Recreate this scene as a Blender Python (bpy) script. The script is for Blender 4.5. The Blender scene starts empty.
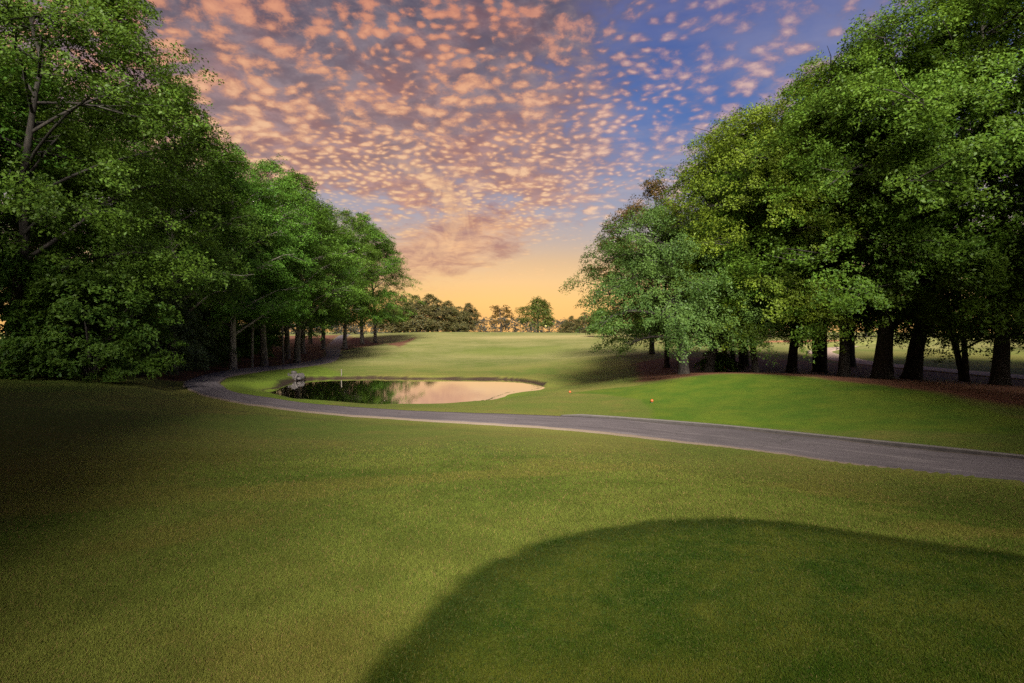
import bpy, math
import numpy as np
from math import radians, pi, sin, cos

sc = bpy.context.scene
COL = sc.collection

# ------------------------------------------------------------------ camera
F = 569.0            # focal length in pixels of a 1024 px wide frame (20 mm on 36 mm)
EYE = 1.75
HZ = 330.0           # image row of the horizon
cam = bpy.data.cameras.new('camera')
cam.lens = 20.0
cam.sensor_width = 36.0
cam.shift_y = -(341.5 - HZ) / 1024.0
cam.clip_start = 0.05
cam.clip_end = 5000
camo = bpy.data.objects.new('camera', cam)
COL.objects.link(camo)
camo.location = (0, 0, EYE)
camo.rotation_euler = (radians(90), 0, 0)
sc.camera = camo

# ------------------------------------------------------------------ colour management, exposure, sampling
sc.view_settings.view_transform = 'Standard'
sc.view_settings.look = 'None'
sc.view_settings.exposure = 1.65
sc.view_settings.gamma = 1.0
sc.view_settings.use_curve_mapping = False
sc.cycles.use_denoising = False
sc.cycles.max_bounces = 6
sc.cycles.diffuse_bounces = 3
sc.cycles.transmission_bounces = 3
sc.cycles.transparent_max_bounces = 8
sc.cycles.volume_bounces = 0

# ------------------------------------------------------------------ sun (soft light of the twilight sky, high behind the camera)
sun = bpy.data.lights.new('sun', 'SUN')
sun.energy = 5.0
sun.angle = radians(17)
sun.color = (1.0, 0.94, 0.80)
suno = bpy.data.objects.new('sun', sun)
COL.objects.link(suno)
suno.location = (0, -20, 60)
SUN_TILT, SUN_TURN = 60, 3      # degrees off the zenith, towards the camera's back
suno.rotation_euler = (radians(SUN_TILT), 0, radians(SUN_TURN))

# ------------------------------------------------------------------ world: dusk sky with altocumulus
world = bpy.data.worlds.new('World')
sc.world = world
world.use_nodes = True
nt = world.node_tree
nt.nodes.clear()


class G:
    """small helper to write node graphs"""

    def __init__(self, nt):
        self.nt = nt

    def node(self, typ, ins=None, **props):
        n = self.nt.nodes.new(typ)
        for k, v in props.items():
            setattr(n, k, v)
        for k, v in (ins or {}).items():
            s = n.inputs[k]
            if isinstance(v, bpy.types.NodeSocket):
                self.nt.links.new(v, s)
            else:
                s.default_value = v
        return n

    def m(self, op, a, b=0.0, c=None, clamp=False):
        ins = {0: a, 1: b}
        if c is not None:
            ins[2] = c
        return self.node('ShaderNodeMath', ins, operation=op, use_clamp=clamp).outputs[0]

    def add(self, a, b): return self.m('ADD', a, b)
    def sub(self, a, b): return self.m('SUBTRACT', a, b)
    def mul(self, a, b): return self.m('MULTIPLY', a, b)

    def ss(self, v, a, b, lo=0.0, hi=1.0):
        n = self.node('ShaderNodeMapRange', {0: v, 1: a, 2: b, 3: lo, 4: hi}, interpolation_type='SMOOTHSTEP')
        return n.outputs[0]

    def noise(self, vec, scale, detail=2.0, rough=0.5, dist=0.0):
        n = self.node('ShaderNodeTexNoise', {'Scale': scale, 'Detail': detail, 'Roughness': rough, 'Distortion': dist})
        if vec is not None:
            self.nt.links.new(vec, n.inputs['Vector'])
        return n

    def mix(self, f, a, b, mode='MIX'):
        n = self.nt.nodes.new('ShaderNodeMix')
        n.data_type = 'RGBA'
        n.blend_type = mode
        n.clamp_factor = True
        for idx, v in ((0, f), (6, a), (7, b)):
            if isinstance(v, bpy.types.NodeSocket):
                self.nt.links.new(v, n.inputs[idx])
            else:
                if idx and len(v) == 3:
                    v = (*v, 1)
                n.inputs[idx].default_value = v
        return n.outputs[2]

    def ramp(self, v, stops):
        n = self.nt.nodes.new('ShaderNodeValToRGB')
        cr = n.color_ramp
        while len(cr.elements) < len(stops):
            cr.elements.new(0.5)
        for e, (p, c) in zip(cr.elements, stops):
            e.position = p
            e.color = (*c, 1)
        self.nt.links.new(v, n.inputs[0])
        return n.outputs[0]

    def link(self, a, b):
        self.nt.links.new(a, b)


def lin(r, g, b):
    f = lambda c: c / 12.92 if c <= 0.04045 else ((c + 0.055) / 1.055) ** 2.4
    return (f(r / 255), f(g / 255), f(b / 255))


g = G(nt)
tc = g.node('ShaderNodeTexCoord')
sep = g.node('ShaderNodeSeparateXYZ', {0: tc.outputs['Generated']})
dx, dy, dz = sep.outputs
zc = g.add(g.m('MAXIMUM', dz, 0.0), 0.20)
hor = g.m('SQRT', g.add(g.mul(dx, dx), g.mul(dy, dy)))
el = g.m('DIVIDE', dz, g.m('MAXIMUM', hor, 0.05))          # tan of elevation
az = g.m('ARCTAN2', dx, dy)                                  # 0 straight ahead, + to the right
px_ = g.m('DIVIDE', dx, zc)
py_ = g.m('DIVIDE', dy, zc)
pv = g.node('ShaderNodeCombineXYZ', {0: px_, 1: py_, 2: 0.0}).outputs[0]
# clear sky behind the clouds
el1 = g.m('MULTIPLY', el, 1.0, clamp=True)
skyR = g.ramp(el1, [(0.0, lin(253, 198, 118)), (0.05, lin(253, 208, 136)), (0.085, lin(246, 207, 150)), (0.12, lin(224, 194, 156)), (0.155, lin(194, 182, 176)), (0.20, lin(166, 170, 188)),
                    (0.26, lin(138, 148, 182)), (0.36, lin(84, 118, 182)), (0.58, lin(44, 76, 152)), (1.0, lin(30, 52, 110))])
skyL = g.ramp(el1, [(0.0, lin(253, 194, 112)), (0.05, lin(253, 206, 130)), (0.085, lin(247, 206, 148)), (0.12, lin(228, 192, 156)), (0.155, lin(202, 180, 170)), (0.20, lin(176, 170, 182)),
                    (0.26, lin(168, 160, 176)), (0.36, lin(126, 138, 170)), (0.58, lin(84, 98, 142)), (1.0, lin(50, 66, 116))])
sidef = g.ss(az, -0.35, 0.25)
clear = g.mix(sidef, skyL, skyR)
# the glow is strongest ahead and fades behind
backf = g.ss(dy, -0.6, 0.5)
clear = g.mix(backf, g.mix(0.55, clear, lin(96, 112, 150)), clear)
sky = g.node('ShaderNodeTexSky', sky_type='NISHITA', sun_disc=False)
sky.sun_elevation = radians(2.0)
sky.sun_rotation = radians(0)
sky.air_density = 1.2
sky.dust_density = 1.5
# cloud fields
wn = g.noise(pv, 4.0, 4.0, 0.55)
wv = g.node('ShaderNodeVectorMath', {0: wn.outputs['Color'], 1: (0.5, 0.5, 0.5)}, operation='SUBTRACT').outputs[0]
ws = g.node('ShaderNodeVectorMath', {0: wv, 'Scale': 0.085}, operation='SCALE').outputs[0]
pw = g.node('ShaderNodeVectorMath', {0: pv, 1: ws}, operation='ADD').outputs[0]
vor = g.node('ShaderNodeTexVoronoi', {'Vector': pw, 'Scale': 17.5, 'Smoothness': 0.75, 'Randomness': 1.0}, feature='SMOOTH_F1', voronoi_dimensions='2D').outputs['Distance']
fine = g.noise(pw, 38.0, 6.0, 0.68).outputs[0]
fine2 = g.noise(pw, 8.5, 7.0, 0.66).outputs[0]
vor2 = g.node('ShaderNodeTexVoronoi', {'Vector': pw, 'Scale': 30.0, 'Smoothness': 0.75, 'Randomness': 1.0}, feature='SMOOTH_F1', voronoi_dimensions='2D').outputs['Distance']
sizef = g.ss(g.noise(pv, 2.3, 3.0, 0.5).outputs[0], 0.42, 0.60)
cells = g.add(g.mul(g.mul(g.sub(0.40, vor), 0.95), sizef), g.mul(g.mul(g.sub(0.36, vor2), 0.95), g.sub(1.0, sizef)))
puff0 = g.add(g.mul(cells, 1.15), g.add(g.mul(g.sub(fine, 0.5), 0.80), g.mul(g.sub(fine2, 0.5), 1.20)))
big = g.noise(pv, 1.5, 3.0, 0.5).outputs[0]
big2 = g.noise(pv, 3.6, 4.0, 0.6).outputs[0]
# coverage: thick to the left and overhead, broken to the right, none near the horizon
cov = g.add(g.mul(g.sub(big, 0.5), 1.1), g.mul(g.sub(big2, 0.5), 0.85))
cov = g.add(cov, g.ss(az, -0.20, 0.42, 0.58, -0.06))
cov = g.add(cov, g.mul(g.ss(el, 0.34, 0.56), g.ss(az, 0.05, 0.35, 0.20, -0.10)))
lowcut = g.ss(g.add(el, g.mul(g.sub(big2, 0.5), 0.14)), g.ss(az, -0.40, 0.0, 0.19, 0.10), g.ss(az, -0.40, 0.25, 0.27, 0.26), -1.0, 0.0)
cov = g.add(cov, lowcut)
# the low purple bank ahead, left of centre
bx = g.m('DIVIDE', g.add(az, 0.105), 0.150)
by = g.m('DIVIDE', g.sub(el, g.add(0.178, g.mul(az, 0.26))), 0.052)
bd = g.m('SQRT', g.add(g.mul(bx, bx), g.mul(by, by)))
bnv = g.node('ShaderNodeCombineXYZ', {0: g.mul(az, 13.0), 1: g.mul(el, 40.0), 2: 0.0}).outputs[0]
bn = g.noise(bnv, 1.0, 7.0, 0.68, 0.5).outputs[0]
bank = g.ss(g.add(bd, g.mul(g.sub(bn, 0.5), 2.2)), 1.45, 0.35)
# thin high streaks
sv = g.node('ShaderNodeCombineXYZ', {0: g.mul(px_, 0.45), 1: py_, 2: 3.0}).outputs[0]
srot = g.node('ShaderNodeVectorRotate', {'Vector': sv, 'Angle': 0.5}, rotation_type='Z_AXIS').outputs[0]
streak = g.noise(srot, 1.1, 7.0, 0.64, 0.6).outputs[0]
streakf = g.mul(g.ss(streak, 0.42, 0.70), 0.60)
streakf = g.mul(g.mul(streakf, g.ss(el, 0.06, 0.20)), g.ss(el, 0.50, 0.30, 0.35, 1.0))
puff = g.ss(g.add(puff0, g.mul(cov, 0.60)), -0.34, 0.66)
sheet = g.mul(g.ss(g.add(cov, g.mul(g.sub(fine2, 0.5), 0.9)), -0.05, 0.50), 0.90)
# colours
peach_hi = g.ramp(el1, [(0.0, lin(255, 205, 140)), (0.20, lin(255, 212, 164)), (0.30, lin(255, 206, 162)), (0.42, lin(250, 186, 142)), (0.56, lin(236, 158, 124)), (0.75, lin(180, 120, 108)), (1.0, lin(110, 96, 110))])
peach_rt = g.ramp(el1, [(0.0, lin(255, 215, 160)), (0.22, lin(250, 210, 186)), (0.36, lin(244, 200, 180)), (0.60, lin(190, 158, 160)), (1.0, lin(110, 100, 120))])
peach = g.mix(g.ss(az, -0.05, 0.30), peach_hi, peach_rt)
shade = g.ramp(el1, [(0.0, lin(216, 160, 130)), (0.2, lin(196, 150, 138)), (0.34, lin(158, 130, 130)), (0.5, lin(108, 98, 110)), (0.8, lin(78, 76, 96)), (1.0, lin(60, 60, 90))])
shade = g.mix(g.mul(g.ss(big2, .40, .66), g.ss(az, .25, -.1)), shade, g.mix(.35, shade, lin(200, 120, 96)))
shade = g.mix(g.ss(fine2, .35, .68), g.mix(.28, shade, lin(70, 66, 92)), g.mix(.22, shade, lin(206, 190, 200)))
warm = g.noise(pv, 3.0, 4.0, 0.6).outputs[0]
lowb = g.ss(el, .50, .24)
lit = g.ss(g.add(g.add(puff0, g.mul(g.sub(warm, 0.5), 0.75)), g.mul(lowb, .16)), -0.24, 0.66)
pcol = g.mix(g.ss(lit, .35, 1.0), g.mix(g.ss(lit, 0.0, .55), shade, g.mix(.6, peach, lin(190, 124, 108))), peach)
peach = g.mix(g.mul(lowb, .45), peach, lin(255, 222, 184))
c1 = g.mix(streakf, clear, g.mix(0.75, peach, lin(208, 196, 200)))
c2 = g.mix(g.mul(sheet, g.ss(az, 0.46, 0.05, 0.12, 1.0)), c1, shade)
c3 = g.mix(g.mul(puff, 0.88), c2, pcol)
bankcol = g.mix(g.ss(g.add(bn, g.mul(fine2, .3)), 0.46, 0.84), lin(164, 118, 118), lin(246, 192, 146))
c4 = g.mix(g.mul(bank, 0.80), c3, bankcol)
# the wisp that sweeps up from the bank
wd = g.sub(el, 0.20)
wx = g.sub(az, g.sub(-0.095, g.mul(g.mul(wd, wd), 11.0)))
wn2 = g.noise(g.node('ShaderNodeCombineXYZ', {0: g.mul(az, 30.0), 1: g.mul(el, 14.0), 2: 4.0}).outputs[0], 1.0, 6.0, 0.62, 0.5).outputs[0]
wdist = g.m('ABSOLUTE', g.add(wx, g.mul(g.sub(wn2, 0.5), 0.20)))
wisp = g.mul(g.mul(g.ss(wdist, 0.040, 0.0), g.ss(g.m('ABSOLUTE', wd), 0.115, 0.05)), 0.42)
c4 = g.mix(wisp, c4, lin(250, 204, 158))
behind = g.ss(dz, -0.02, 0.0)
c5 = g.mix(behind, lin(70, 80, 60), c4)
bgA = g.node('ShaderNodeBackground', {'Color': sky.outputs[0], 'Strength': 0.05})
bgB = g.node('ShaderNodeBackground', {'Color': c5, 'Strength': 0.305})
mixs = g.node('ShaderNodeMixShader', {0: 0.96, 1: bgA.outputs[0], 2: bgB.outputs[0]})
wo = g.node('ShaderNodeOutputWorld')
g.link(mixs.outputs[0], wo.inputs[0])
world.cycles.sampling_method = 'AUTOMATIC'

# ------------------------------------------------------------------ general helpers


def tag(o, label=None, cat=None, group=None, kind=None):
    if label: o['label'] = label
    if cat: o['category'] = cat
    if group: o['group'] = group
    if kind: o['kind'] = kind
    return o


def np_mesh(name, V, quads=None, tris=None, mats=(), smooth=False, attrs=None):
    me = bpy.data.meshes.new(name)
    V = np.asarray(V, np.float32).reshape(-1, 3)
    me.vertices.add(len(V))
    me.vertices.foreach_set('co', V.ravel())
    idx, starts, n = [], [], 0
    for A, k in ((quads, 4), (tris, 3)):
        if A is not None and len(A):
            A = np.asarray(A, np.int32).reshape(-1, k)
            idx.append(A.ravel())
            starts.append(n + np.arange(len(A), dtype=np.int32) * k)
            n += A.size
    idx = np.concatenate(idx)
    starts = np.concatenate(starts)
    me.loops.add(len(idx))
    me.polygons.add(len(starts))
    me.loops.foreach_set('vertex_index', idx)
    me.polygons.foreach_set('loop_start', starts)
    if smooth:
        me.polygons.foreach_set('use_smooth', np.ones(len(starts), bool))
    me.update(calc_edges=True)
    for k, arr in (attrs or {}).items():
        if arr.ndim == 1:
            a = me.attributes.new(k, 'FLOAT', 'POINT')
            a.data.foreach_set('value', np.asarray(arr, np.float32))
        else:
            a = me.attributes.new(k, 'FLOAT_COLOR', 'POINT')
            a.data.foreach_set('color', np.asarray(arr, np.float32).ravel())
    for m_ in mats:
        me.materials.append(m_)
    return me


def add_obj(name, me, parent=None, loc=None):
    o = bpy.data.objects.new(name, me)
    COL.objects.link(o)
    if parent: o.parent = parent
    if loc is not None: o.location = loc
    return o


class MB:
    """collects tubes, boxes and the like into one mesh"""

    def __init__(self):
        self.V, self.Q, self.T, self.n = [], [], [], 0

    def addv(self, V, Q=None, T=None):
        if Q is not None and len(Q): self.Q.append(np.asarray(Q, np.int32) + self.n)
        if T is not None and len(T): self.T.append(np.asarray(T, np.int32) + self.n)
        self.V.append(np.asarray(V, np.float32))
        self.n += len(V)

    def tube(self, P, R, seg=8, cap=True, rng=None, rough=0.0):
        P = np.asarray(P, float)
        n = len(P)
        R = np.broadcast_to(np.asarray(R, float), (n,))
        Tn = np.gradient(P, axis=0)
        Tn /= np.linalg.norm(Tn, axis=1)[:, None] + 1e-9
        up = np.array([0, 0, 1.0]) if abs(Tn[0][2]) < 0.9 else np.array([1.0, 0, 0])
        u = np.cross(up, Tn[0]); u /= np.linalg.norm(u)
        a = np.arange(seg) / seg * 2 * pi
        V = []
        for i in range(n):
            u = u - Tn[i] * np.dot(u, Tn[i]); u /= np.linalg.norm(u) + 1e-9
            v = np.cross(Tn[i], u)
            r = R[i] * np.ones(seg)
            if rng is not None and rough: r = r * (1 + rng.uniform(-rough, rough, seg))
            V.append(P[i] + (np.cos(a) * r)[:, None] * u + (np.sin(a) * r)[:, None] * v)
        V = np.concatenate(V)
        Q = []
        j = np.arange(seg); k = (j + 1) % seg
        for i in range(n - 1):
            Q.append(np.stack([i * seg + j, i * seg + k, (i + 1) * seg + k, (i + 1) * seg + j], 1))
        T = None
        if cap:
            V = np.concatenate([V, P[:1], P[-1:]])
            T = np.concatenate([np.stack([np.full(seg, n * seg), k, j], 1), np.stack([np.full(seg, n * seg + 1), (n - 1) * seg + j, (n - 1) * seg + k], 1)])
        self.addv(V, np.concatenate(Q), T)

    def mesh(self, name, mats=(), smooth=True):
        return np_mesh(name, np.concatenate(self.V), np.concatenate(self.Q) if self.Q else None, np.concatenate(self.T) if self.T else None, mats, smooth)


def material(name):
    m_ = bpy.data.materials.new(name)
    m_.use_nodes = True
    m_.node_tree.nodes.clear()
    return m_, G(m_.node_tree)


def finish(g_, shader, disp=None):
    o = g_.node('ShaderNodeOutputMaterial')
    g_.link(shader, o.inputs[0])


def smooth01(v, a, b):
    t = np.clip((v - a) / (b - a), 0, 1)
    return t * t * (3 - 2 * t)


_prng = np.random.default_rng(5)
_perm = _prng.random((64, 64))


def vnoise(x, y, s):
    """tileable value noise, 0..1"""
    x = np.asarray(x) * s; y = np.asarray(y) * s
    xi = np.floor(x).astype(int); yi = np.floor(y).astype(int)
    fx = x - xi; fy = y - yi
    fx = fx * fx * (3 - 2 * fx); fy = fy * fy * (3 - 2 * fy)
    a = _perm[xi % 64, yi % 64]; b = _perm[(xi + 1) % 64, yi % 64]
    c = _perm[xi % 64, (yi + 1) % 64]; d = _perm[(xi + 1) % 64, (yi + 1) % 64]
    return (a * (1 - fx) + b * fx) * (1 - fy) + (c * (1 - fx) + d * fx) * fy


def fbm(x, y, s, o=4):
    v = 0; w = 1; t = 0
    for i in range(o):
        v = v + w * vnoise(x + 17.3 * i, y - 9.1 * i, s * 2 ** i); t += w; w *= 0.5
    return v / t


def sdist(poly, X, Y):
    """signed distance to a closed polygon, negative inside"""
    P = np.asarray(poly, float); Qn = np.roll(P, -1, 0)
    d2 = np.full(X.shape, 1e18); ins = np.zeros(X.shape, bool)
    for (ax, ay), (bx_, by_) in zip(P, Qn):
        ex, ey = bx_ - ax, by_ - ay
        t = np.clip(((X - ax) * ex + (Y - ay) * ey) / (ex * ex + ey * ey + 1e-12), 0, 1)
        d2 = np.minimum(d2, (X - ax - t * ex) ** 2 + (Y - ay - t * ey) ** 2)
        c = ((ay > Y) != (by_ > Y)) & (X < (bx_ - ax) * (Y - ay) / (by_ - ay + 1e-12) + ax)
        ins ^= c
    d = np.sqrt(d2)
    return np.where(ins, -d, d)


def spline(P, n, closed=False):
    P = np.asarray(P, float)
    m_ = len(P)
    out = []
    if closed:
        idx = [(i - 1, i, i + 1, i + 2) for i in range(m_)]
    else:
        idx = [(max(i - 1, 0), i, i + 1, min(i + 2, m_ - 1)) for i in range(m_ - 1)]
    for a, b, c, d in idx:
        p0, p1, p2, p3 = P[a % m_], P[b % m_], P[c % m_], P[d % m_]
        for t in np.arange(n) / n:
            out.append(0.5 * ((2 * p1) + (-p0 + p2) * t + (2 * p0 - 5 * p1 + 4 * p2 - p3) * t * t + (-p0 + 3 * p1 - 3 * p2 + p3) * t ** 3))
    if not closed: out.append(P[-1])
    return np.array(out)


def gp(px, py, h):
    """ground point seen at picture position (px, py) when the ground lies h below the eye"""
    d = h * F / (py - HZ)
    return ((px - 512) / F * d, d)


# ------------------------------------------------------------------ the land: path, pond and height field
# cart path: pairs of (outer, inner) edge points with the height below the eye
PE = [  # near/outer edge px,py   far/inner edge px,py   h
    ((1180, 510), (1180, 482), 2.15), ((1024, 485), (1024, 460.5), 2.35), ((850, 464.5), (850, 441.5), 2.60), ((700, 444), (700, 426), 2.78),
    ((560, 429), (560, 416), 2.83), ((414, 419.6), (414, 411), 2.83), ((316, 412.6), (316, 404), 2.83), ((268, 406.7), (268, 397.6), 2.83),
    ((230, 401), (238, 393), 2.83), ((198, 393), (224, 387.5), 2.83), ((183, 384.5), (219, 382), 2.83), ((192, 378.5), (228, 376.6), 2.85), ((219, 371.8), (246, 373.2), 2.88),
    ((250, 367.6), (272, 370.0), 2.95), ((285, 364.6), (304, 367.0), 3.05), ((324, 357), (336, 360), 3.15)]
out_, inn_ = [], []
for a, b, h in PE:
    out_.append((*gp(*a, h), EYE - h)); inn_.append((*gp(*b, h), EYE - h))
for (lx, rx, y_, d_) in ((325.0, 341.0, 347.6, 89), (334.0, 345.6, 339.2, 122), (339.5, 348.5, 335.6, 136), (345, 352, 334.6, 165)):
    z_ = EYE - (y_ - HZ) * d_ / F
    out_.append(((lx - 512) / F * d_, d_, z_)); inn_.append(((rx - 512) / F * d_, d_, z_))
EO = spline(out_, 14); EI = spline(inn_, 14)
PC = (EO + EI) / 2
PW = np.linalg.norm((EO - EI)[:, :2], axis=1) / 2
# second path behind the right-hand trees
R2 = spline([(24.5, 14, -0.50), (23.9, 22, -0.45), (23.3, 30, -0.42), (23.4, 38, -0.40), (26.2, 47, -0.35), (31, 57, -0.3), (40, 66, -0.2), (60, 74, 0.1)], 12)
# pond outline at water level
WATER = -1.65
hw = EYE - WATER
POND = [gp(a, b + (1.3 if b > 391 else (-.7 if b < 386 else 0)), hw) for a, b in ((266.5, 390.4), (282, 394), (302, 398), (320, 401.4), (353, 404), (385, 405), (430, 403.6), (468, 400), (497, 395.6),
                                  (526, 391), (541, 388.8), (545, 387), (541, 385.2), (516, 381.3), (480, 379.8), (430, 379.2), (375, 379.2), (330, 379.6), (302, 380.6), (284, 383.6), (273, 387.4))]
POND = spline(POND, 6, True)

CP = [  # control points x, y, z
    (0, 0, 0), (0, 3, 0), (2, 5, 0), (-0.7, 3.2, 0), (4, 4.2, 0), (3, -3, 0), (-3, -3, 0), (5.5, 1, 0.02), (-2.6, 2.8, 0), (0, -10, .05), (0, -30, 0.2), (0, 5.2, -0.02),
    (-6, 6.5, -.16), (-6, 2.8, -.02), (-6, 11, -.57), (-10, 14, -.46), (-10, 10.5, -.34), (-21.6, 24.3, -.27), (-18.8, 26.3, -.46), (-25, 10, -.1), (-15, 18, -.42), (-34, 25, 0.1), (-40, 50, -.2), (-45, 90, 0.2), (-14, 4, -.05),
    (0.5, 10, -.55), (-4, 14.5, -.92), (4.5, 9.5, -.74), (7.0, 6.4, -.48),
    (-25, 45, -1.0), (-27, 62, -1.2), (-32, 85, -.7), (-36, 115, .2), (-16.5, 29.5, -1.12),
    (-10, 42.5, -1.50), (0, 42.5, -1.50), (7, 40, -1.32), (-14, 46, -1.40), (-5, 60, -1.4), (5, 60, -1.25), (-7, 80, -1.05), (8, 80, -0.9), (-10, 110, -.18), (10, 110, -.15), (-12, 140, .70), (12, 140, .72), (0, 140, .73), (-19, 146, 1.15), (-26, 128, .45), (-22, 95, -.6), (-20, 75, -1.15),
    (4.0, 35, -1.50), (3, 29, -1.3), (1.5, 24, -1.15), (4.5, 24, -1.0), (6.2, 26.5, -.75), (8, 25.5, -.4), (10, 25, -.22), (12, 23.5, -.22), (10, 20.5, -.55), (13, 19, -.28), (13, 16, -.48), (7, 21, -.85), (16, 12.5, -.45),
    (9, 29, -.45), (13, 29, -.43), (16, 25.5, -.40), (19.5, 22.7, -.42), (24, 30, -.42), (18, 38, -.40), (12, 40, -.45), (9, 50, -.5), (16, 52, -.30), (20, 70, -.1), (30, 50, -.2), (40, 30, -.1), (35, 90, .3), (60, 60, .4), (30, 14, -.35), (40, 120, .7),
    (0, 250, -.6), (-60, 220, -.4), (60, 220, -.3), (150, 150, 0), (-150, 150, .2), (120, 20, .3), (-120, 20, .3), (0, -120, .3), (-90, -60, .3), (90, -60, .3), (0, 400, -1), (-200, 350, -1), (200, 350, -1)]
CP += [tuple(p) for p in PC[::10]]
CP = np.array(CP, float)


def tps_fit(P, lam=0.02):
    n = len(P)
    r2 = ((P[:, None, :2] - P[None, :, :2]) ** 2).sum(-1)
    K = 0.5 * r2 * np.log(r2 + 1e-9) + lam * np.eye(n) * 5
    A = np.zeros((n + 3, n + 3)); A[:n, :n] = K; A[:n, n] = 1; A[:n, n + 1:] = P[:, :2]; A[n, :n] = 1; A[n + 1:, :n] = P[:, :2].T
    b = np.zeros(n + 3); b[:n] = P[:, 2]
    return np.linalg.solve(A, b)


TPS = tps_fit(CP)


def height(X, Y):
    X = np.asarray(X, float); Y = np.asarray(Y, float); shp = X.shape
    X = X.ravel(); Y = Y.ravel()
    z = np.zeros(len(X))
    for s in range(0, len(X), 40000):
        x, y = X[s:s + 40000], Y[s:s + 40000]
        r2 = (x[:, None] - CP[:, 0]) ** 2 + (y[:, None] - CP[:, 1]) ** 2
        z[s:s + 40000] = (0.5 * r2 * np.log(r2 + 1e-9)) @ TPS[:len(CP)] + TPS[-3] + TPS[-2] * x + TPS[-1] * y
    far = smooth01(np.hypot(X, Y - 60), 170, 330)
    z = z * (1 - far) + (-0.8) * far
    # gentle unevenness
    z += (fbm(X, Y, 0.22, 3) - 0.5) * 0.10 * smooth01(np.hypot(X, Y), 6, 30) * (1 - far)
    # path bed
    for line, hwid in ((PC, PW), (R2, np.full(len(R2), 1.1))):
        near = np.where((X > line[:, 0].min() - 5) & (X < line[:, 0].max() + 5) & (Y > line[:, 1].min() - 5) & (Y < line[:, 1].max() + 5))[0]
        for s in range(0, len(near), 20000):
            ii = near[s:s + 20000]
            d2 = (X[ii][:, None] - line[:, 0]) ** 2 + (Y[ii][:, None] - line[:, 1]) ** 2
            k = d2.argmin(1); d = np.sqrt(d2[np.arange(len(ii)), k])
            e = d - hwid[k]
            w = 1 - smooth01(e, 0.12, 1.9)
            z[ii] = z[ii] * (1 - w) + (line[k, 2] - 0.035) * w
    # pond basin
    near = np.where((X > -22) & (X < 8) & (Y > 18) & (Y < 48))[0]
    sd = sdist(POND, X[near], Y[near])
    sd = sd + (vnoise(X[near], Y[near], 0.9) - 0.5) * 0.45 + (vnoise(X[near], Y[near], 0.3) - .5) * .7
    steep = smooth01(Y[near], 31, 35)               # far side: a cut bank; near side: a smooth one
    inside = smooth01(-sd, -0.05, 1.0)
    top = np.maximum(z[near], WATER + 0.10)
    bank_w = 0.35 * steep + 2.2 * (1 - steep)
    t = smooth01(sd, 0.0, 1.0 * bank_w)
    lip = WATER + 0.02
    zz = np.where(sd > 0, lip - .03 + (np.maximum(top, WATER + 0.06 + 0.17 * steep) - lip) * t, lip - 0.6 * inside)
    z[near] = np.where(sd < 4, zz, z[near])
    return z.reshape(shp)


def gz(x, y):
    return float(height(np.array([x]), np.array([y]))[0])


# ------------------------------------------------------------------ zones of the turf
TEE_NEAR = [(-0.77, 2.82), (-.61, 3.3), (-.35, 4.0), (0, 4.47), (.62, 4.95), (1.46, 5.3), (2.28, 5.4), (2.95, 5.1), (3.5, 4.72), (4.1, 4.4), (4.8, 3), (5, 0), (3, -2.6), (-.4, -2.2), (-1.1, .6)]
TEE_NEAR = spline(TEE_NEAR, 5, True)
TEE_FAR = [gp(563, 389.5, 2.8), gp(600, 386.5, 2.7), (5.6, 26.6), (7.4, 26.0), (9.0, 25.9), (10.6, 25.5), (12.0, 24.2), (13.0, 21.5), (13.6, 18.5), (13.0, 14.2), (11.5, 12.8), (8.5, 15.0), gp(700, 420, 2.7), gp(655, 418, 2.75), gp(650, 408, 2.75), gp(640, 400, 2.75), gp(600, 393, 2.78)]
MULCH_R = [gp(640, 378, 2.35), gp(655, 378.5, 2.3), gp(672, 377, 2.2), (9.6, 26.6), (11.4, 25.6), (12.6, 24.0), (13.4, 21), (13.9, 17.5), (15.5, 13.0), (20, 12), (22.6, 15), (22.4, 26), (21.9, 37), (19, 40), (16.5, 42), (13.5, 43), (11.5, 44), (9.5, 43), (8.6, 39), (7.4, 33)]
DIRT_R = [(31, 70), (38, 69), (45, 74), (42, 79), (34, 77)]
p_out = [tuple(p[:2]) for p in EO]
i0 = next(i for i, p in enumerate(EO) if p[1] > 31 and p[0] < -15)
MULCH_L = [tuple(p[:2]) for p in EO[i0 + 4::4]] + [(-34, 168), (-60, 150), (-60, 60), (-48, 40), (-40, 26), (-30, 22), (-22.5, 24.6), (-20.2, 27.5), (-20.0, 31)]
EIr = [tuple(p[:2]) for p in EI if 74 < p[1] < 138]
MULCH_M = EIr[::3] + [gp(400, 336.6, 1.0)] + [(-20.5, 122), (-20.6, 108), (-21.8, 95), (-24.0, 84), (-26.5, 78)]


def lattice(breaks):
    """breaks: list of (start, spacing); linear growth of the spacing between breaks"""
    v = [breaks[0][0]]
    while v[-1] < breaks[-1][0]:
        x = v[-1]
        for (a, s), (b, t) in zip(breaks, breaks[1:]):
            if a <= x < b or (b, t) == breaks[-1]:
                sp = s + (t - s) * min(1, max(0, (x - a) / (b - a)))
                break
        v.append(x + sp)
    return np.array(v)


xs = lattice([(0, 0.10), (5, 0.11), (14, .16), (26, .30), (60, 1.6), (420, 40)])
xs = np.concatenate([-xs[:0:-1], xs])
ysn = lattice([(0, .10), (6, .10), (14, .13), (46, .26), (150, 1.4), (260, 6), (700, 50)])
ysb = lattice([(0, .2), (8, 0.6), (60, 8), (160, 20)])
ys = np.concatenate([-ysb[:0:-1], ysn])
GX, GY = np.meshgrid(xs, ys)
GZ = height(GX, GY)
nx, ny = len(xs), len(ys)
fx, fy = GX.ravel(), GY.ravel()


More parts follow.
